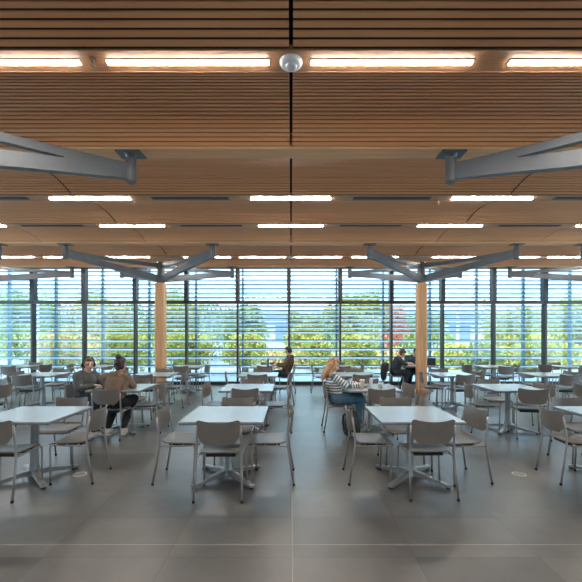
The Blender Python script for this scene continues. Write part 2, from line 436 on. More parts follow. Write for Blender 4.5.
column(3.76, 2*P, ALL4, 'near right column out of frame with large grey forked steel arm reaching in')

# ---------------------------------------------------------------- ceiling fittings
lt = thing('linear_light', (0,0,0))
bm = nb(); box(bm, -.665, .665, -.03, .03, Z_END-.006, Z_END+.0015); obj('housing', bm, M_house, lt)
bm = nb(); box(bm, -.655, .655, -.022, .022, Z_END-.014, Z_END-.0065); obj('diffuser', bm, M_led, lt, bevel=.003)
rows = [(0*P, [-4.0, -2.4, -.81, .81, 2.4, 4.0], 'in the added unseen row above the camera'),  # unseen row, added to brighten the room
        (2*P, [-2.38, -.84, .82, 2.44], 'in the row nearest the camera'),
        (4*P, [-6.56, -3.28, 0, 3.28, 6.56], 'in the second light row'),
        (5*P, [-6.48, -3.24, 0, 3.24, 6.48], 'in the third light row'),
        (7*P, [-8.0, -6.4, -4.7, -2.4, -.81, .78, 2.4, 4.7, 6.4, 8.0], 'in the light row nearest the window')]
first = True
def seen(x, y, half=.66): return abs(x)-half < y*.766
for y, lst, ph in rows:
    vis = [x for x in lst if y < 1 or seen(x, y)]
    for i, x in enumerate(vis):
        o = lt if first else dup(lt, (0,0,0)); first = False
        o.location = (x, y, 0)
        c = len(vis)
        pos = 'leftmost' if i == 0 else 'rightmost' if i == c-1 else ORD[i]+' from left'
        tag(o, 'glowing white linear ceiling light, %s %s' % (pos, ph), 'ceiling light', 'linear ceiling lights')
# black slot vents between the lights of rows two and three
vt = thing('slot_vent', (0,0,0))
bm = nb(); box(bm, -.62, .62, -.045, .045, Z_END-.006, Z_END+.0015); obj('vent_body', bm, M_vent, vt)
bm = nb(); box(bm, -.63, -.62, -.05, .05, Z_END-.008, Z_END+.0015); box(bm, .62, .63, -.05, .05, Z_END-.008, Z_END+.0015); box(bm, -.62, .62, -.004, .004, Z_END-.009, Z_END-.0065); obj('vent_trim', bm, M_steel, vt)
first = True
for y, lst, ph in ((4*P, [-4.92, -1.64, 1.64, 4.92], 'second light row'), (5*P, [-4.86, -1.62, 1.62, 4.86], 'third light row')):
    vis = [x for x in lst if seen(x, y)]
    for i, x in enumerate(vis):
        o = vt if first else dup(vt, (0,0,0)); first = False; o.location = (x, y, 0)
        pos = 'leftmost' if i == 0 else 'rightmost' if i == len(vis)-1 else ORD[i]+' from left'
        tag(o, 'black slot air vent in the ceiling, %s in the %s' % (pos, ph), 'vent', 'black slot vents')
# ceiling dome sensors
M_clear = mat('sensor_lens', (.55, .58, .60), .12, noise=.05, spec=.8)
def sensor(x, y, s, label):
    d = thing('ceiling_sensor', (x, y, Z_END+.0015)); 
    bm = nb(); lathe(bm, [(.092*s, 0), (.094*s, -.012*s), (.086*s, -.028*s), (.066*s, -.038*s), (.05*s, -.040*s)], seg=28); obj('sensor_base', bm, M_white, d, smooth=True, auto=.7)
    bm = nb(); lathe(bm, [(.050*s, -.038*s), (.048*s, -.048*s), (.036*s, -.056*s), (.018*s, -.060*s), (.003*s, -.061*s)], seg=24); obj('sensor_dome', bm, M_clear, d, smooth=True)
    tag(d, label, 'ceiling sensor', 'ceiling sensors')
sensor(0, 2*P, 1.0, 'white domed ceiling sensor between the two central near lights')
sensor(-.01, 7*P, .9, 'small white domed sensor in the ceiling at the centre by the window')
sensor(7.15, 7*P, .9, 'small white domed sensor in the ceiling at the right by the window')
M_brass = mat('brass', (.35, .25, .15), .35, metal=.8, noise=.05)
sp = thing('sprinkler', (-1.6, 2*P-.03, Z_END+.0015))
bm = nb(); lathe(bm, [(.03, 0), (.03, -.006), (.011, -.008), (.009, -.03)], seg=16); obj('escutcheon', bm, M_brass, sp, smooth=True, auto=.6)
bm = nb(); tube(bm, [(-.012,0,-.028),(-.014,0,-.045),(0,0,-.056)], .003, 6); tube(bm, [(.012,0,-.028),(.014,0,-.045),(0,0,-.056)], .003, 6); lathe(bm, [(.018,-.056),(.018,-.06)], seg=16); obj('deflector', bm, M_brass, sp)
tag(sp, 'small brass sprinkler head in the gap between the two leftmost near lights', 'sprinkler')
# floor sockets
M_ringm = mat('floor_box_ring', (.62, .58, .52), .35, metal=.5, noise=.05)
for x, lb in ((-2.5, 'round metal floor socket beside the leftmost front-row table'), (2.7, 'round metal floor socket between the two right front-row tables')):
    f = thing('floor_socket', (x, 4.5, 0))
    bm = nb()
    lathe(bm, [(.078, 0), (.078, .003), (.062, .004), (.062, 0)], seg=32); obj('ring', bm, M_ringm, f)
    bm = nb(); lathe(bm, [(.06, 0), (.06, .0028)], seg=32); obj('lid', bm, mat('floor_box_lid', (.22, .22, .22), .4, noise=.1), f)
    tag(f, lb, 'floor socket', 'round floor sockets')

# ---------------------------------------------------------------- table
def make_table():
    t = thing('cafe_table')
    h = .44
    bm = nb(); box(bm, -h, h, -h, h, .732, .745); top = obj('tabletop', bm, M_top, t, bevel=.002)
    bm = nb(); box(bm, -h+.001, h-.001, -h+.001, h-.001, .712, .7315); obj('tabletop_core', bm, M_edge, t, bevel=.002)
    bm = nb(); box(bm, -.2, .2, -.03, .03, .70, .7115); box(bm, -.03, .03, -.2, .2, .70, .7115); obj('mounting_plate', bm, M_base, t)
    bm = nb(); a = []
    prof_ = [(.065, .045), (.052, .10), (.040, .18), (.037, .60), (.045, .70)]
    rings = []
    for r, z in prof_:
        q = r*.45
        pts = [(-r+q,-r),(r-q,-r),(r,-r+q),(r,r-q),(r-q,r),(-r+q,r),(-r,r-q),(-r,-r+q)]
        rings.append([bm.verts.new((x, y, z)) for x, y in pts])
    for a, b in zip(rings, rings[1:]):
        for k in range(8): bm.faces.new((a[k], a[(k+1)%8], b[(k+1)%8], b[k]))
    bm.faces.new(rings[0][::-1]); bm.faces.new(rings[-1]); obj('post', bm, M_base, t, smooth=True, auto=.5)
    for k in range(4):
        an = PI/4 + k*PI/2; c, s = math.cos(an), math.sin(an)
        bm = nb(); st = [(.03, .035, .105, .035), (.14, .032, .095, .045), (.30, .030, .062, .024), (.46, .032, .044, .020)]
        rr = []
        for d, hw, zt, zb in st:
            rr.append([bm.verts.new((c*d - s*hw*q, s*d + c*hw*q, z)) for q, z in ((-1, zt-.004), (-.6, zt), (.6, zt), (1, zt-.004), (1, zb), (-1, zb))])
        for a, b in zip(rr, rr[1:]):
            for q in range(6): bm.faces.new((a[q], a[(q+1)%6], b[(q+1)%6], b[q]))
        bm.faces.new(rr[0][::-1]); bm.faces.new(rr[-1])
        lg = obj('foot_arm', bm, M_base, t)
        bm = nb(); lathe(bm, [(.022, 0), (.024, .008), (.012, .012), (.010, .024)], (c*.435, s*.435, 0), 14); obj('glide', bm, M_rubber, lg)
    return t
def make_chair():
    t = thing('dining_chair')
    # seat shell: gridded, dished, waterfall front
    def shell(fn, nu, nv, th, name, m):
        bm = nb(); A = [[None]*(nv+1) for _ in range(nu+1)]; B = [[None]*(nv+1) for _ in range(nu+1)]
        P_ = [[Vector(fn(i/nu, j/nv)) for j in range(nv+1)] for i in range(nu+1)]
        for i in range(nu+1):
            for j in range(nv+1):
                du = P_[min(i+1,nu)][j]-P_[max(i-1,0)][j]; dv = P_[i][min(j+1,nv)]-P_[i][max(j-1,0)]
                nn = du.cross(dv).normalized()
                A[i][j] = bm.verts.new(P_[i][j]+nn*th/2); B[i][j] = bm.verts.new(P_[i][j]-nn*th/2)
        for i in range(nu):
            for j in range(nv):
                bm.faces.new((A[i][j],A[i+1][j],A[i+1][j+1],A[i][j+1])); bm.faces.new((B[i][j],B[i][j+1],B[i+1][j+1],B[i+1][j]))
        for i in range(nu):
            bm.faces.new((A[i][0],B[i][0],B[i+1][0],A[i+1][0])); bm.faces.new((A[i][nv],A[i+1][nv],B[i+1][nv],B[i][nv]))
        for j in range(nv):
            bm.faces.new((A[0][j],A[0][j+1],B[0][j+1],B[0][j])); bm.faces.new((A[nu][j],B[nu][j],B[nu][j+1],A[nu][j+1]))
        return obj(name, bm, m, t, smooth=True, auto=.7)
    def seat(u, v):
        y = -.20 + .42*v
        w = .205 + .012*v
        if v < .15: w -= .03*((.15-v)/.15)**2
        if v > .85: w -= .05*((v-.85)/.15)**2
        x = (u*2-1)*w
        z = .452 - .016*(1-(u*2-1)**2)*math.sin(PI*min(1, v*1.1)) + .006*(1-v)
        if v > .78: z -= .028*((v-.78)/.22)**2
        if v < .12: z += .014*((.12-v)/.12)**2
        return (x, y, z)
    shell(seat, 14, 16, .012, 'seat', M_shell)
    def back(u, v):
        e = abs(u*2-1)
        ztop = .785 + .030*e**2 - (.02*((e-.9)/.1)**2 if e > .9 else 0)
        zbot = .575 - .018*(1-e**2) + (.065*((e-.65)/.35)**2 if e > .65 else 0)
        z = zbot + (ztop-zbot)*v
        w = .205 + .012*v
        x = (u*2-1)*w
        y = -.262 + .035*(e**2) - (z-.56)*.10
        return (x, y, z)
    shell(back, 18, 10, .012, 'backrest', M_shell)
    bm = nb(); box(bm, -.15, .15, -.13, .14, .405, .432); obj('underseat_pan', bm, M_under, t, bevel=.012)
    for s in (-1, 1):
        bm = nb(); tube(bm, [(s*.236,.165,.008),(s*.230,.172,.25),(s*.224,.178,.40),(s*.222,.170,.425),(s*.220,.150,.432)], .0105, 10)
        lg = obj('leg', bm, M_frame, t, smooth=True); bm = nb(); lathe(bm, [(.014,0),(.014,.022),(.010,.026)], (s*.236,.165,0), 12); obj('foot_cap', bm, M_rubber, lg)
        bm = nb(); tube(bm, [(s*.238,-.285,.008),(s*.232,-.245,.25),(s*.226,-.218,.43),(s*.222,-.218,.52),(s*.222,-.236,.66),(s*.220,-.247,.745)], .0115, 10)
        lg = obj('leg', bm, M_frame, t, smooth=True); bm = nb(); lathe(bm, [(.014,0),(.014,.022),(.011,.026)], (s*.238,-.285,0), 12); obj('foot_cap', bm, M_rubber, lg)
        bm = nb(); tube(bm, [(s*.221,.15,.432),(s*.215,0,.425),(s*.224,-.217,.425)], .0095, 8); obj('side_rail', bm, M_frame, t, smooth=True)
    bm = nb(); tube(bm, [(-.216,.03,.424),(-.1,.03,.418),(.1,.03,.418),(.216,.03,.424)], .009, 8); tube(bm, [(-.219,-.1,.424),(.219,-.1,.424)], .009, 8); obj('cross_rail', bm, M_frame, t, smooth=True)
    return t
TABLE = make_table(); CHAIR = make_chair(); used = {'t': 0, 'c': 0}
def put_table(x, y, label, rz=0):
    o = TABLE if not used['t'] else dup(TABLE, (0,0,0)); used['t'] += 1
    o.location = (x, y, 0); o.rotation_euler.z = rz
    return tag(o, label, 'table', 'square cafe tables')
def put_chair(x, y, rz, label):
    o = CHAIR if not used['c'] else dup(CHAIR, (0,0,0)); used['c'] += 1
    o.location = (x, y, 0); o.rotation_euler.z = rz
    return tag(o, label, 'chair', 'taupe dining chairs')
FACE = {'near': 0.0, 'window': PI, 'left': -PI/2, 'right': PI/2}
rj = random.Random(5)
def group(x, y, desc, tlabel, chairs, rz=0):
    """chairs: dict side -> (distance of rear feet from the table centre, lateral shift, extra turn, label override)"""
    if tlabel: put_table(x-.01, y, tlabel, rz)
    for side, spec in chairs.items():
        d, lat, turn = spec[:3]; d -= .285
        if side == 'near': px, py = x+lat, y-d
        elif side == 'window': px, py = x+lat, y+d
        elif side == 'left': px, py = x-d, y+lat
        else: px, py = x+d, y+lat
        lab = spec[3] if len(spec) > 3 else 'taupe chair on the %s side of the %s' % (side, desc)
        put_chair(px, py, FACE[side]+math.radians(turn), lab)
YA, YBr, YC, YD = 4.39, 6.61, 8.80, 11.05
g = group
g(-2.955, YA, 'leftmost front-row table', 'pale square pedestal table, leftmost in the front row', {'near': (.66,-.02,0), 'window': (.82,-.03,0), 'right': (.75,.03,3), })
g(-.72, YA, 'second front-row table from left', 'pale square pedestal table, second from left in the front row', {'near': (.66,.0,0), 'window': (.80,.0,0), 'left': (.80,.02,0), 'right': (.75,.01,0)})
g(1.39, YA, 'third front-row table from left', 'pale square pedestal table, third from left in the front row', {'near': (.62,.03,1), 'window': (.82,.04,0), 'left': (.75,.02,0), 'right': (.80,.0,9)})
g(3.78, YA, 'rightmost front-row table', 'pale square pedestal table cut off by the right edge, front row', {'window': (.82,-.02,0), 'left': (.80,.0,-4)})
g(-5.72, YBr, '', None, {'right': (.76,0,0,'taupe chair cut off by the left edge, second row from the camera'), 'window': (.80,.0,0,'taupe chair barely inside the left edge, behind the second-row one')})
g(-2.90, YBr, 'table where the two people talk', 'pale square table where the two people sit talking', {'near': (.68,-.01,0,'taupe chair carrying the person in the brown fleece jacket'), 'window': (.80,-.06,0), 'left': (.93,.0,-8,'taupe chair carrying the person in the dark grey hoodie'), 'right': (.70,.0,2)})
g(-.73, YBr, 'second-row table left of centre', 'pale square table left of centre in the second row', {'near': (.60,.0,0), 'window': (.82,-.02,0), 'left': (.80,.0,-8), 'right': (.74,.0,0)})
g(1.39, YBr, 'table with the coffee cup', 'pale square table with the coffee cup, used by the striped-sweater person', {'near': (.62,.05,0), 'window': (.82,.10,0), 'left': (.83,.05,0,'taupe chair carrying the person in the striped sweater'), 'right': (.72,.0,14)})
g(3.78, YBr, 'rightmost fully visible second-row table', 'pale square table, rightmost fully visible in the second row', {'near': (.66,.10,-14), 'window': (.82,.06,0), 'left': (.72,.0,-6), 'right': (.72,.0,18)})
g(5.95, YBr, '', None, {'left': (.92,.0,0,'taupe chair cut off by the right edge, second row from the camera')})
g(-5.75, YC, 'leftmost third-row table', 'pale square table, leftmost in the third row', {'near': (.66,-.04,0), 'window': (.82,-.04,0), 'left': (.72,.0,-16), 'right': (.86,.0,6)})
g(-3.15, YC, 'third-row table before the left column', 'pale square table in front of the left timber column, third row', {'near': (.62,-.05,0), 'window': (.82,-.04,0), 'left': (.75,.0,0), 'right': (.72,.0,0)})
g(-.73, YC, 'third-row table left of centre', 'pale square table left of centre in the third row', {'near': (.62,.0,0), 'window': (.80,.0,0), 'left': (.80,.0,10), 'right': (.76,.0,-12)})
g(1.52, YC, 'third-row table behind the striped-sweater person', 'pale square table in the third row behind the striped-sweater person', {'near': (.62,.03,0), 'window': (.82,.05,0)})
g(3.74, YC, 'third-row table before the right column', 'pale square table in front of the right timber column, third row', {'near': (.64,.0,6), 'window': (.82,.0,0), 'left': (.76,.0,-8), 'right': (.66,.0,16)})
g(5.92, YC, 'rightmost third-row table', 'pale square table, rightmost in the third row', {'near': (.68,.06,0), 'window': (.82,.05,0), 'right': (.70,.0,18)})
g(-7.9, YD, 'leftmost window-row table', 'pale square table by the window, leftmost in the window row', {'near': (.68,.16,0), 'window': (.84,-.05,0), 'right': (.84,.0,-12)})
g(-5.7, YD, 'second window-row table from left', 'pale square table by the window, behind the person in grey hoodie', {'window': (.84,-.05,0), 'left': (.74,.0,8)})
g(-3.02, YD, 'window-row table beside the left column', 'pale square table by the window just right of the left timber column', {'near': (.68,.0,0), 'window': (.84,.0,0), 'right': (.64,.0,-6)})
g(-.73, YD, 'table of the headphones person', 'pale square table by the window with the teal bottle', {'near': (.62,.0,0), 'window': (.84,.0,0), 'left': (.78,.0,8), 'right': (.86,.0,0,'taupe chair carrying the person in brown hoodie with headphones')})
g(1.42, YD, 'window-row table right of centre', 'pale square table by the window right of centre', {'near': (.66,.0,0), 'window': (.84,.05,0), 'left': (.84,.0,0), 'right': (.70,.0,0)})
g(3.84, 11.43, 'table behind the right column', 'pale square table by the window partly hidden behind the right timber column', {'left': (1.02,-.1,0,'taupe chair with a black coat on its back near the right column'), 'window': (.86,-.06,0,'taupe chair carrying the person hidden behind the right column')})
g(5.90, YD, 'window-row table right of right column', 'pale square table by the window, first right of the right timber column', {'near': (.66,.0,0), 'window': (.84,.05,0), 'left': (.86,.0,14), 'right': (.68,.0,-10)})
g(8.12, YD, 'rightmost window-row table', 'pale square table by the window, rightmost in the window row', {'near': (.66,.0,0), 'window': (.84,.08,0), 'left': (.82,.0,14)})

# ---------------------------------------------------------------- people
SKIN = mat('skin', (.62, .38, .28), .5, noise=.05, nscale=20)
SKIN2 = mat('skin_tan', (.50, .30, .21), .5, noise=.05, nscale=20)
M_eye = mat('eye_dark', (.03, .02, .02), .3, noise=.1); M_lip = mat('lips', (.48, .18, .15), .5, noise=.05)
def cap(bm, a, b, ra, rb, seg=14):
    a, b = Vector(a), Vector(b)
    ball(bm, a, ra); ball(bm, b, rb); tube(bm, [a, b], [ra*.995, rb*.995], seg)
def chain(bm, pts, rads):
    for (a, ra), (b, rb) in zip(zip(pts, rads), zip(pts[1:], rads[1:])): cap(bm, a, b, ra, rb)
def solid(name, bm, m, parent, vox=.009, smooth=4):
    me = bpy.data.meshes.new(name+'_raw'); bm.to_mesh(me); bm.free()
    o = bpy.data.objects.new(name, me); COL.objects.link(o)
    r = o.modifiers.new('r', 'REMESH'); r.mode = 'VOXEL'; r.voxel_size = vox; r.use_smooth_shade = True
    s = o.modifiers.new('s', 'SMOOTH'); s.iterations = smooth; s.factor = .5
    dg = bpy.context.evaluated_depsgraph_get(); me2 = bpy.data.meshes.new_from_object(o.evaluated_get(dg))
    o.modifiers.clear(); o.data = me2; me2.name = name
    me2.materials.clear()
    for x in (m if isinstance(m, (list, tuple)) else [m]): me2.materials.append(x)
    me2.polygons.foreach_set('use_smooth', [True]*len(me2.polygons))
    o.parent = parent; return o
def V(*a): return Vector(a)
def person(loc, rz, P_, label, C):
    """local frame: x to the person's right, y forward, z up; all joints given in metres from the floor below the pelvis"""
    root = thing('person', loc, rz)
    pel = V(0, 0, .555); chest = V(*P_['chest']); neck = V(*P_['neck']); head = V(*P_['head'])
    yaw, pitch = P_.get('yaw', 0), P_.get('pitch', 0)
    HR = Euler((math.radians(-pitch), 0, math.radians(yaw)), 'XYZ').to_matrix()
    HR = Matrix.Rotation(math.radians(yaw), 3, 'Z') @ Matrix.Rotation(math.radians(-pitch), 3, 'X')
    H = lambda x, y, z: head + HR @ V(x, y, z)
    hw = P_.get('hw', 1.0)
    sh = {s: V(s*.165*hw, chest.y, chest.z+.09) for s in (-1, 1)}
    el = {-1: V(*P_['elL']), 1: V(*P_['elR'])}; wr = {-1: V(*P_['wrL']), 1: V(*P_['wrR'])}
    hip = {s: V(s*.09, .0, .545) for s in (-1, 1)}
    kn = {-1: V(*P_.get('knL', (-.12, .43, .53))), 1: V(*P_.get('knR', (.12, .43, .53)))}
    an = {-1: V(*P_.get('anL', (-.12, .45, .10))), 1: V(*P_.get('anR', (.12, .45, .10)))}
    # body
    bm = nb()
    chain(bm, [pel, (pel+chest)/2, chest, V(0, chest.y, chest.z+.07)], [.12, .11, .12, .08])
    chain(bm, [V(0, chest.y, chest.z+.06), neck, H(0, -.02, -.05)], [.07, .052, .055])
    ball(bm, H(0, -.012, .03), (.073, .093, .088), HR); ball(bm, H(0, .022, -.035), (.054, .066, .072), HR); ball(bm, H(0, .055, -.085), (.028, .028, .022), HR)
    chain(bm, [H(0, .083, .012), H(0, .105, -.022)], [.010, .014])
    for s in (-1, 1):
        ball(bm, H(s*.075, -.012, -.005), (.010, .020, .030), HR)
        ball(bm, H(s*.032, .072, .030), (.022, .014, .008), HR); ball(bm, H(s*.040, .060, -.03), (.018, .02, .02), HR)
    ball(bm, H(0, .083, -.055), (.024, .012, .010), HR)
    for s in (-1, 1):
        chain(bm, [sh[s], el[s], wr[s]], [.05, .038, .026])
        chain(bm, [hip[s], kn[s], an[s]+V(0,0,.02)], [.085, .058, .038])
        chain(bm, [an[s], an[s]+V(0, .12, -.055)], [.035, .028])
        # hand
        d = (wr[s]-el[s]).normalized(); hd = V(*P_.get('hdL' if s < 0 else 'hdR', tuple(d))).normalized()
        up = V(0,0,1); sd_ = hd.cross(up).normalized(); up = sd_.cross(hd).normalized(); th = -sd_*s   # thumb towards the body's middle
        pc = wr[s]+hd*.05
        chain(bm, [wr[s], wr[s]+hd*.04], [.025, .025])
        for q in range(4):
            base = wr[s] + hd*.045 + sd_*(q-1.5)*.019; tipb = wr[s]+hd*.092+sd_*(q-1.5)*.021
            chain(bm, [base, tipb], [.015, .0115])
            ln = (.033, .040, .037, .028)[q if s*-1 > 0 else 3-q]
            k1 = tipb+hd*ln-up*.010; k2 = k1+hd*ln*.55-up*.022
            chain(bm, [tipb, k1, k2], [.0098, .009, .008])
        tb = wr[s]+hd*.025+th*.026; chain(bm, [tb, tb+hd*.035+th*.022-up*.006, tb+hd*.062+th*.022-up*.014], [.014, .0105, .009])
    body = solid('body', bm, [C['skin'], M_eye, M_lip], root, .0075, 2)
    for poly in body.data.polygons:
        c = HR.transposed() @ (poly.center-head)
        if c.y > .055:
            if abs(abs(c.x)-.031) < .014 and abs(c.z-.012) < .0075: poly.material_index = 1
            elif abs(c.x) < .024 and abs(c.z+.055) < .008: poly.material_index = 2
    # top
    bm = nb(); f = C.get('bulk', 1.0)
    chain(bm, [pel+V(0,-.005,.03), (pel+chest)/2, chest, V(0, chest.y, chest.z+.045)], [.142*f, .140*f, .148*f, .105])
    for s in (-1, 1):
        chain(bm, [chest+V(s*.06,0,0), pel+V(s*.05,0,.08)], [.125*f, .11*f])
        chain(bm, [V(0, chest.y, chest.z+.085), sh[s], el[s], el[s]+(wr[s]-el[s])*C.get('sleeve', .95)], [.062, .07*f, .056*f, .038])
    chain(bm, [V(0, chest.y, chest.z+.09), (V(0, chest.y, chest.z+.1)+neck)/2], [.085, .068])
    if C.get('hood'):
        hb = (neck+V(0, chest.y, chest.z+.1))/2
        for k in range(9):
            a = PI*(k/8)+PI; p0 = hb+V(math.cos(a)*.085, math.sin(a)*.085-.015, .015)
            ball(bm, p0, .042)
        ball(bm, hb+V(0, -.10, -.03), (.085, .045, .07))
    top = solid(C['topname'], bm, C['top'], root, .009, 4)
    if C.get('stripes'):
        at = top.data.attributes.new('stripe', 'FLOAT', 'POINT'); vals = []
        for v in top.data.vertices:
            best = (abs(v.co.x)*0+ (v.co - V(0, v.co.z*0+chest.y*.5, v.co.z)).length-.15, v.co.z)
            for s in (-1, 1):
                for a, b, off in ((sh[s], el[s], 0), (el[s], wr[s], (el[s]-sh[s]).length)):
                    ab = b-a; t = max(0, min(1, (v.co-a).dot(ab)/ab.length_squared)); dd = (v.co-a-ab*t).length-.062
                    if dd < best[0] - .02: best = (dd, off+t*ab.length+.01)
            vals.append(best[1])
        at.data.foreach_set('value', vals)
    # trousers
    bm = nb(); chain(bm, [pel+V(0,-.01,.05), pel+V(0,-.01,0)], [.138, .135])
    for s in (-1, 1):
        chain(bm, [hip[s], kn[s], an[s]+V(0,-.01,.05)], [.108, .078, .058])
    solid('trousers', bm, C['legs'], root, .009, 4)
    for s in (-1, 1):
        bm = nb(); a = an[s]; bz = a.z-.10
        chain(bm, [V(a.x, a.y-.035, bz+.05), V(a.x, a.y+.06, bz+.05), V(a.x, a.y+.15, bz+.038)], [.042, .044, .032]); chain(bm, [V(a.x, a.y-.02, bz+.05), a+V(0,-.01,-.01)], [.042, .046])
        shoe = solid('shoe', bm, C['shoe'], root, .007, 2)
        bm = nb(); tube(bm, [(a.x, a.y-.055, 0), (a.x, a.y-.055, .001)], .01, 6) if False else None
        pts = [(-.035,-.07),(.035,-.07),(.042,0),(.046,.10),(.036,.165),(.012,.19),(-.012,.19),(-.036,.165),(-.046,.10),(-.042,0)]
        lo = [bm.verts.new((a.x+x, a.y+y, bz+.001)) for x, y in pts]; hi = [bm.verts.new((a.x+x*.98, a.y+y, bz+.024)) for x, y in pts]
        for k in range(10): bm.faces.new((lo[k], lo[(k+1)%10], hi[(k+1)%10], hi[k]))
        bm.faces.new(lo[::-1]); bm.faces.new(hi); obj('sole', bm, C['sole'], shoe)
    # hair
    bm = nb()
    ball(bm, H(0, -.030, .045), (.084, .094, .090), HR); ball(bm, H(0, .03, .095), (.060, .055, .035), HR)
    for s in (-1, 1): ball(bm, H(s*.062, -.04, .0), (.026, .05, .07), HR)
    hs = C.get('hairstyle', 'short')
    if hs == 'long':
        for s in (-1, 0, 1):
            chain(bm, [H(s*.055, -.055, .0), H(s*.075, -.075, -.10), H(s*.08, -.10, -.22), H(s*.07, -.10, -.30)], [.055, .052, .045, .022])
        for s in (-1, 1): chain(bm, [H(s*.068, .01, .05), H(s*.082, .01, -.04), H(s*.09, -.01, -.14), H(s*.09, -.02, -.22)], [.026, .028, .028, .014])
    elif hs == 'bun':
        ball(bm, H(0, -.055, .145), (.052, .052, .045), HR); ball(bm, H(0, -.05, .115), .035)
        ball(bm, H(0, -.06, -.04), (.055, .045, .05), HR)
    elif hs == 'messy':
        rnd = random.Random(3)
        for k in range(16):
            a = rnd.uniform(0, 6.3); e = rnd.uniform(.15, 1.4)
            ball(bm, H(.078*math.cos(a)*math.cos(e), -.025+.09*math.sin(a)*math.cos(e), .05+.085*math.sin(e)), .026)
    else:
        ball(bm, H(0, -.06, -.03), (.055, .045, .05), HR)
    solid('hair', bm, C['hair'], root, .007, 3)
    if C.get('phones'):
        bm = nb(); pts = [H(.098*math.cos(t), -.01, .0+.145*math.sin(t)) for t in [PI*k/14 for k in range(15)]]
        tube(bm, pts, .009, 8)
        hp = obj('headphones', bm, C['phones'], root, smooth=True)
        for s in (-1, 1):
            bm = nb(); ball(bm, H(s*.095, -.01, -.005), (.022, .036, .042), HR); obj('ear_cup', bm, C['phones'], hp, smooth=True)
    return tag(root, label, 'person')
def stripes_mat():
    m = bpy.data.materials.new('striped_knit'); m.use_nodes = True; n = m.node_tree.nodes; l = m.node_tree.links
    b = n['Principled BSDF']; b.inputs['Roughness'].default_value = .85
    a = n.new('ShaderNodeAttribute'); a.attribute_name = 'stripe'
    mu = n.new('ShaderNodeMath'); mu.operation = 'MULTIPLY'; mu.inputs[1].default_value = 1/.048
    fr = n.new('ShaderNodeMath'); fr.operation = 'FRACT'
    r = n.new('ShaderNodeValToRGB'); r.color_ramp.interpolation = 'CONSTANT'
    r.color_ramp.elements[0].color = (.10, .15, .20, 1); r.color_ramp.elements[1].position = .42; r.color_ramp.elements[1].color = (.72, .72, .68, 1)
    l.new(a.outputs['Fac'], mu.inputs[0]); l.new(mu.outputs[0], fr.inputs[0]); l.new(fr.outputs[0], r.inputs['Fac']); l.new(r.outputs['Color'], b.inputs['Base Color'])
    return m
C_brown = mat('brown_fleece', (.22, .145, .10), .95, noise=.2, nscale=25, bump=.4)
C_grey = mat('dark_grey_cotton', (.10, .105, .108), .9, noise=.2, nscale=12, bump=.2)
C_brown2 = mat('brown_hoodie_cotton', (.12, .075, .05), .9, noise=.2, nscale=12)
C_navy = mat('charcoal_jacket', (.045, .055, .065), .85, noise=.25, nscale=12)
C_blue = mat('dark_blue_jacket', (.025, .06, .09), .85, noise=.25, nscale=12)
C_jean = mat('blue_denim', (.075, .17, .25), .85, noise=.22, nscale=18)
C_djean = mat('dark_denim', (.03, .045, .065), .85, noise=.2, nscale=18)
C_blk = mat('black_cotton', (.014, .015, .018), .85, noise=.2, nscale=18)
H_gin = mat('ginger_hair', (.50, .27, .14), .5, noise=.25, nscale=30, stretch=(1,1,.15))
H_dark = mat('dark_brown_hair', (.035, .02, .015), .5, noise=.3, nscale=30)
H_brn = mat('brown_hair', (.09, .045, .025), .5, noise=.3, nscale=30)
H_lbr = mat('light_brown_hair', (.16, .09, .05), .5, noise=.3, nscale=30)
S_wh = mat('white_shoe', (.62, .58, .54), .6, noise=.1); S_tan = mat('tan_shoe', (.35, .25, .19), .6, noise=.15); S_blk = mat('black_shoe', (.02, .02, .022), .6, noise=.1)

# striped-sweater person: faces right (+x)
person((.79, YBr+.05, 0), -PI/2, dict(chest=(0,-.055,.84), neck=(0,-.065,.995), head=(0,-.045,1.115), pitch=20, hw=.92,
    elL=(-.21,.19,.765), elR=(.21,.18,.77), wrL=(-.13,.36,.79), wrR=(.13,.38,.79), hdL=(.35,1,-.1), hdR=(-.35,1,-.1),
    knL=(-.10,.44,.545), knR=(.10,.42,.545), anL=(-.10,.46,.10), anR=(.10,.38,.10)),
    'person with long ginger hair in a striped sweater and jeans, seated by the cup',
    dict(skin=SKIN, top=stripes_mat(), topname='striped_sweater', stripes=True, legs=C_jean, shoe=S_tan, sole=S_wh, hair=H_gin, hairstyle='long', bulk=.93))
# headphones person: faces left (-x)
person((-.15, YD, 0), PI/2, dict(chest=(0,-.10,.88), neck=(0,-.10,1.055), head=(0,-.075,1.18), pitch=14,
    elL=(-.24,.06,.76), elR=(.24,.06,.77), wrL=(-.15,.25,.80), wrR=(.15,.25,.80), hdL=(.3,1,-.1), hdR=(-.3,1,-.1)),
    'person in a brown hoodie wearing black headphones, seated alone by the window',
    dict(skin=SKIN, top=C_brown2, topname='hoodie', hood=True, legs=C_djean, shoe=S_blk, sole=S_wh, hair=H_dark, hairstyle='short', phones=M_rubber))
# brown fleece person seen from behind
person((-2.90, YBr-.37, 0), 0, dict(chest=(.02,.06,.87), neck=(.03,.10,1.03), head=(.05,.13,1.145), yaw=-20, pitch=0, hw=1.0,
    elL=(-.24,.22,.78), elR=(.22,.22,.78), wrL=(-.08,.36,.80), wrR=(.06,.36,.80), hdL=(.6,1,0), hdR=(-.6,1,0),
    knL=(-.13,.42,.54), knR=(.15,.42,.54), anL=(-.12,.05,.10), anR=(.12,.08,.10)),
    'person in a brown fleece jacket with a dark hair bun, seen from behind',
    dict(skin=SKIN2, top=C_brown, topname='fleece_jacket', hood=True, legs=C_blk, shoe=S_wh, sole=S_wh, hair=H_dark, hairstyle='bun', bulk=1.05))
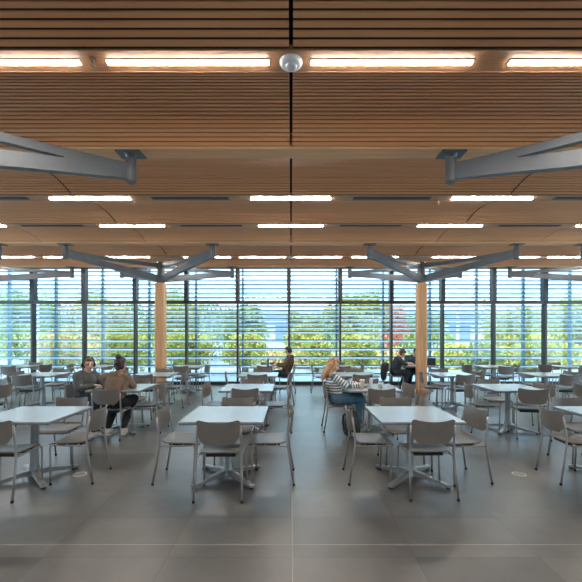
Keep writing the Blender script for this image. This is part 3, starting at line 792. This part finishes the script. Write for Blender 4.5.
# grey hoodie person, facing right and a little towards the camera
person((-3.58, YBr-.02, 0), -PI/2-.32, dict(chest=(0,.02,.86), neck=(0,.06,1.02), head=(0,.09,1.135), yaw=-30, pitch=6,
    elL=(-.22,.20,.78), elR=(.25,.14,.77), wrL=(-.10,.36,.80), wrR=(.10,.30,.80), hdL=(.4,1,0), hdR=(-.4,1,0),
    knL=(-.12,.38,.54), knR=(.12,.38,.54), anL=(-.12,.30,.10), anR=(.12,.30,.10)),
    'person in a dark grey hoodie with headphones, facing the fleece jacket person',
    dict(skin=SKIN, top=C_grey, topname='hoodie', hood=True, legs=C_djean, shoe=S_blk, sole=S_wh, hair=H_lbr, hairstyle='short', phones=M_rubber, bulk=1.12))
# person bent over the table behind the right column
person((3.10, 11.32, 0), -PI/2, dict(chest=(0,.08,.85), neck=(0,.15,.99), head=(0,.21,1.09), pitch=34,
    elL=(-.22,.26,.78), elR=(.22,.24,.79), wrL=(-.10,.43,.80), wrR=(.10,.43,.80), hdL=(.3,1,0), hdR=(-.3,1,0),
    knL=(-.12,.38,.54), knR=(.12,.38,.54), anL=(-.12,.22,.10), anR=(.12,.22,.10)),
    'person with messy brown hair in charcoal jacket, bent over by the right column',
    dict(skin=SKIN, top=C_navy, topname='jacket', hood=False, sleeve=.3, legs=C_djean, shoe=S_blk, sole=S_blk, hair=H_brn, hairstyle='messy'))
person((3.80, 12.0, 0), PI, dict(chest=(0,.05,.86), neck=(-.04,.10,1.01), head=(-.12,.13,1.12), pitch=20,
    elL=(-.22,.22,.78), elR=(.24,.20,.78), wrL=(-.06,.33,.80), wrR=(.14,.36,.80), hdL=(.3,1,0), hdR=(.1,1,0),
    knL=(-.12,.36,.54), knR=(.12,.36,.54), anL=(-.12,.22,.10), anR=(.12,.22,.10)),
    'person in a dark blue jacket mostly hidden behind the right timber column',
    dict(skin=SKIN, top=C_blue, topname='jacket', hood=False, legs=C_blk, shoe=S_blk, sole=S_blk, hair=H_dark, hairstyle='short', sleeve=.3))

# ---------------------------------------------------------------- small things
TZ = .7455
M_cup = mat('kraft_cup', (.62, .50, .38), .6, noise=.05); M_lid = mat('cup_lid', (.80, .79, .76), .4, noise=.02)
def cup(x, y, h, label, m=M_cup):
    c = thing('coffee_cup', (x, y, TZ)); bm = nb(); lathe(bm, [(.028, 0), (.030, .004), (.040, h-.012)], seg=24); obj('cup_body', bm, m, c, smooth=True, auto=.6)
    bm = nb(); lathe(bm, [(.043, h-.014), (.043, h-.006), (.040, h), (.037, h+.008), (.034, h+.006)], seg=24); obj('lid', bm, M_lid, c, smooth=True, auto=.6)
    tag(c, label, 'cup')
cup(1.20, YBr-.20, .15, 'takeaway coffee cup with white lid beside the striped-sweater person')
# glass jar / bottle behind cup
M_clear2 = mat('bottle_plastic', (.60, .66, .70), .15, noise=.05)
M_tealb = mat('teal_bottle', (.03, .16, .22), .3, metal=.3, noise=.05)
def bottle(x, y, h, r, m, label):
    b = thing('water_bottle', (x, y, TZ)); bm = nb(); lathe(bm, [(r*.92, 0), (r, .006), (r, h*.68), (r*.75, h*.80), (r*.5, h*.86)], seg=22); obj('bottle_body', bm, m, b, smooth=True, auto=.6)
    bm = nb(); lathe(bm, [(r*.56, h*.85), (r*.56, h*.98), (r*.45, h)], seg=18); obj('cap', bm, M_rubber, b, smooth=True, auto=.6)
    tag(b, label, 'bottle')
bottle(1.38, YBr-.05, .20, .030, M_clear2, 'clear bottle with black cap standing right of the coffee cup')
bottle(-.66, YD-.15, .24, .036, M_tealb, 'teal bottle with dark cap on the headphones person\'s table')
# laptop / tablet builder
M_alu = mat('laptop_aluminium', (.55, .57, .59), .35, metal=.6, noise=.03); M_key = mat('laptop_keys', (.03, .03, .035), .6, noise=.1)
def laptop(x, y, rz, label, m=M_alu, ang=105, w=.32, d=.22, scr=None):
    t = thing('laptop', (x, y, TZ), rz)
    bm = nb(); box(bm, -w/2, w/2, -d/2, d/2, 0, .014); b = obj('laptop_base', bm, m, t, bevel=.003)
    bm = nb(); box(bm, -w/2+.02, w/2-.02, -d/2+.085, d/2-.02, .0141, .0155); obj('keyboard', bm, M_key, b)
    a = math.radians(ang); dy, dz = -math.cos(a)*d, math.sin(a)*d
    bm = nb(); nyv, nzv = math.sin(a)*.006, math.cos(a)*.006
    y0, z0 = d/2-.002, .016
    pts = [(y0, z0), (y0+dy, z0+dz), (y0+dy+nyv, z0+dz+nzv), (y0+nyv, z0+nzv)]
    l_ = [bm.verts.new((-w/2, *p)) for p in pts]; r_ = [bm.verts.new((w/2, *p)) for p in pts]
    for k in range(4): bm.faces.new((l_[k], l_[(k+1)%4], r_[(k+1)%4], r_[k]))
    bm.faces.new(l_[::-1]); bm.faces.new(r_); obj('laptop_screen', bm, m, t)
    tag(t, label, 'laptop')
laptop(-.50, YD-.02, -PI/2+PI, 'open silver laptop in front of the headphones person', ang=128, d=.20)
laptop(4.16, 11.42, -.15+PI, 'open dark laptop on the table just right of the right timber column', m=mat('dark_laptop', (.02, .035, .045), .4, noise=.1), ang=100, w=.30, d=.21)
# tablet under striped person's hands, papers
bm = nb(); box(bm, -.12, .12, -.085, .085, 0, .008); o = obj('tablet', bm, mat('tablet_dark', (.05, .055, .06), .25, noise=.1), bevel=.003); o.location = (1.33, YBr+.14, TZ); o.rotation_euler.z = PI/2
tag(o, 'dark tablet lying flat on the table before the striped-sweater person', 'tablet')
# crumpled paper bag
bm = nb()
for p, r in (((0,0,.045),(.05,.035,.045)),((.02,.01,.08),(.035,.028,.03)),((-.02,-.005,.07),(.03,.03,.035))): ball(bm, p, r, sub=2)
rb = random.Random(2)
for v in bm.verts: v.co += Vector((rb.uniform(-.006,.006), rb.uniform(-.006,.006), rb.uniform(-.006,.006))); v.co.z = max(0, v.co.z)
o = obj('paper_bag', bm, mat('grey_paper', (.55, .57, .60), .7, noise=.2)); o.location = (1.52, YBr-.16, TZ); tag(o, 'crumpled pale wrapper on the table right of the clear bottle', 'paper bag')
# papers near the bent-over person
bm = nb(); box(bm, -.15, .15, -.105, .105, 0, .004); o = obj('paper_sheet', bm, mat('white_paper', (.75, .76, .76), .7, noise=.03)); o.location = (3.62, 11.34, TZ); o.rotation_euler.z = .2
tag(o, 'white paper sheets under the hands of the person by the right column', 'paper')
# backpack on the floor
M_pack = mat('black_nylon', (.014, .014, .017), .55, noise=.3, nscale=14, bump=.4)
bp = thing('backpack', (.99, 6.16, 0), .35)
bm = nb(); ball(bm, (0,0,.17), (.15,.085,.17)); ball(bm, (0,.0,.30), (.12,.07,.13)); ball(bm, (0,0,.09), (.155,.09,.09)); ball(bm, (0,0,.22), (.15,.09,.16))
solid('pack_body', bm, M_pack, bp, .009, 3)
bm = nb(); ball(bm, (0,-.075,.14), (.11,.05,.10)); solid('front_pocket', bm, M_pack, bp, .008, 3)
bm = nb(); tube(bm, [(-.03,0,.42),(-.03,0,.455),(.03,0,.455),(.03,0,.42)], .008, 8); obj('handle', bm, M_pack, bp, smooth=True)
for s in (-1, 1):
    bm = nb(); tube(bm, [(s*.07,.05,.38),(s*.09,.12,.33),(s*.10,.13,.22),(s*.10,.09,.08)], [.016,.02,.018,.01], 8); obj('shoulder_strap', bm, M_pack, bp, smooth=True)
tag(bp, 'black backpack on the floor by the striped-sweater person\'s chair', 'backpack')
# coat over chair back at the column table
ct = thing('coat', (2.855, 11.33, 0), -PI/2)
bm = nb()
chain(bm, [(-.19,-.03,.79),(0,-.045,.80),(.19,-.03,.79)], [.05,.055,.05])
chain(bm, [(-.15,-.07,.74),(-.14,-.09,.55),(-.15,-.10,.38)], [.06,.065,.05]); chain(bm, [(.15,-.07,.74),(.14,-.09,.55),(.15,-.10,.38)], [.06,.065,.05]); chain(bm, [(0,-.08,.74),(0,-.10,.55),(0,-.11,.36)], [.075,.08,.06])
chain(bm, [(-.19,-.04,.78),(-.24,-.08,.62),(-.25,-.09,.50)], [.045,.04,.035]); chain(bm, [(.19,-.04,.78),(.24,-.08,.62),(.25,-.09,.50)], [.045,.04,.035])
c_ = solid('coat_body', bm, M_pack, ct, .01, 4)
tag(ct, 'black coat hung over the chair back left of the right timber column', 'coat')
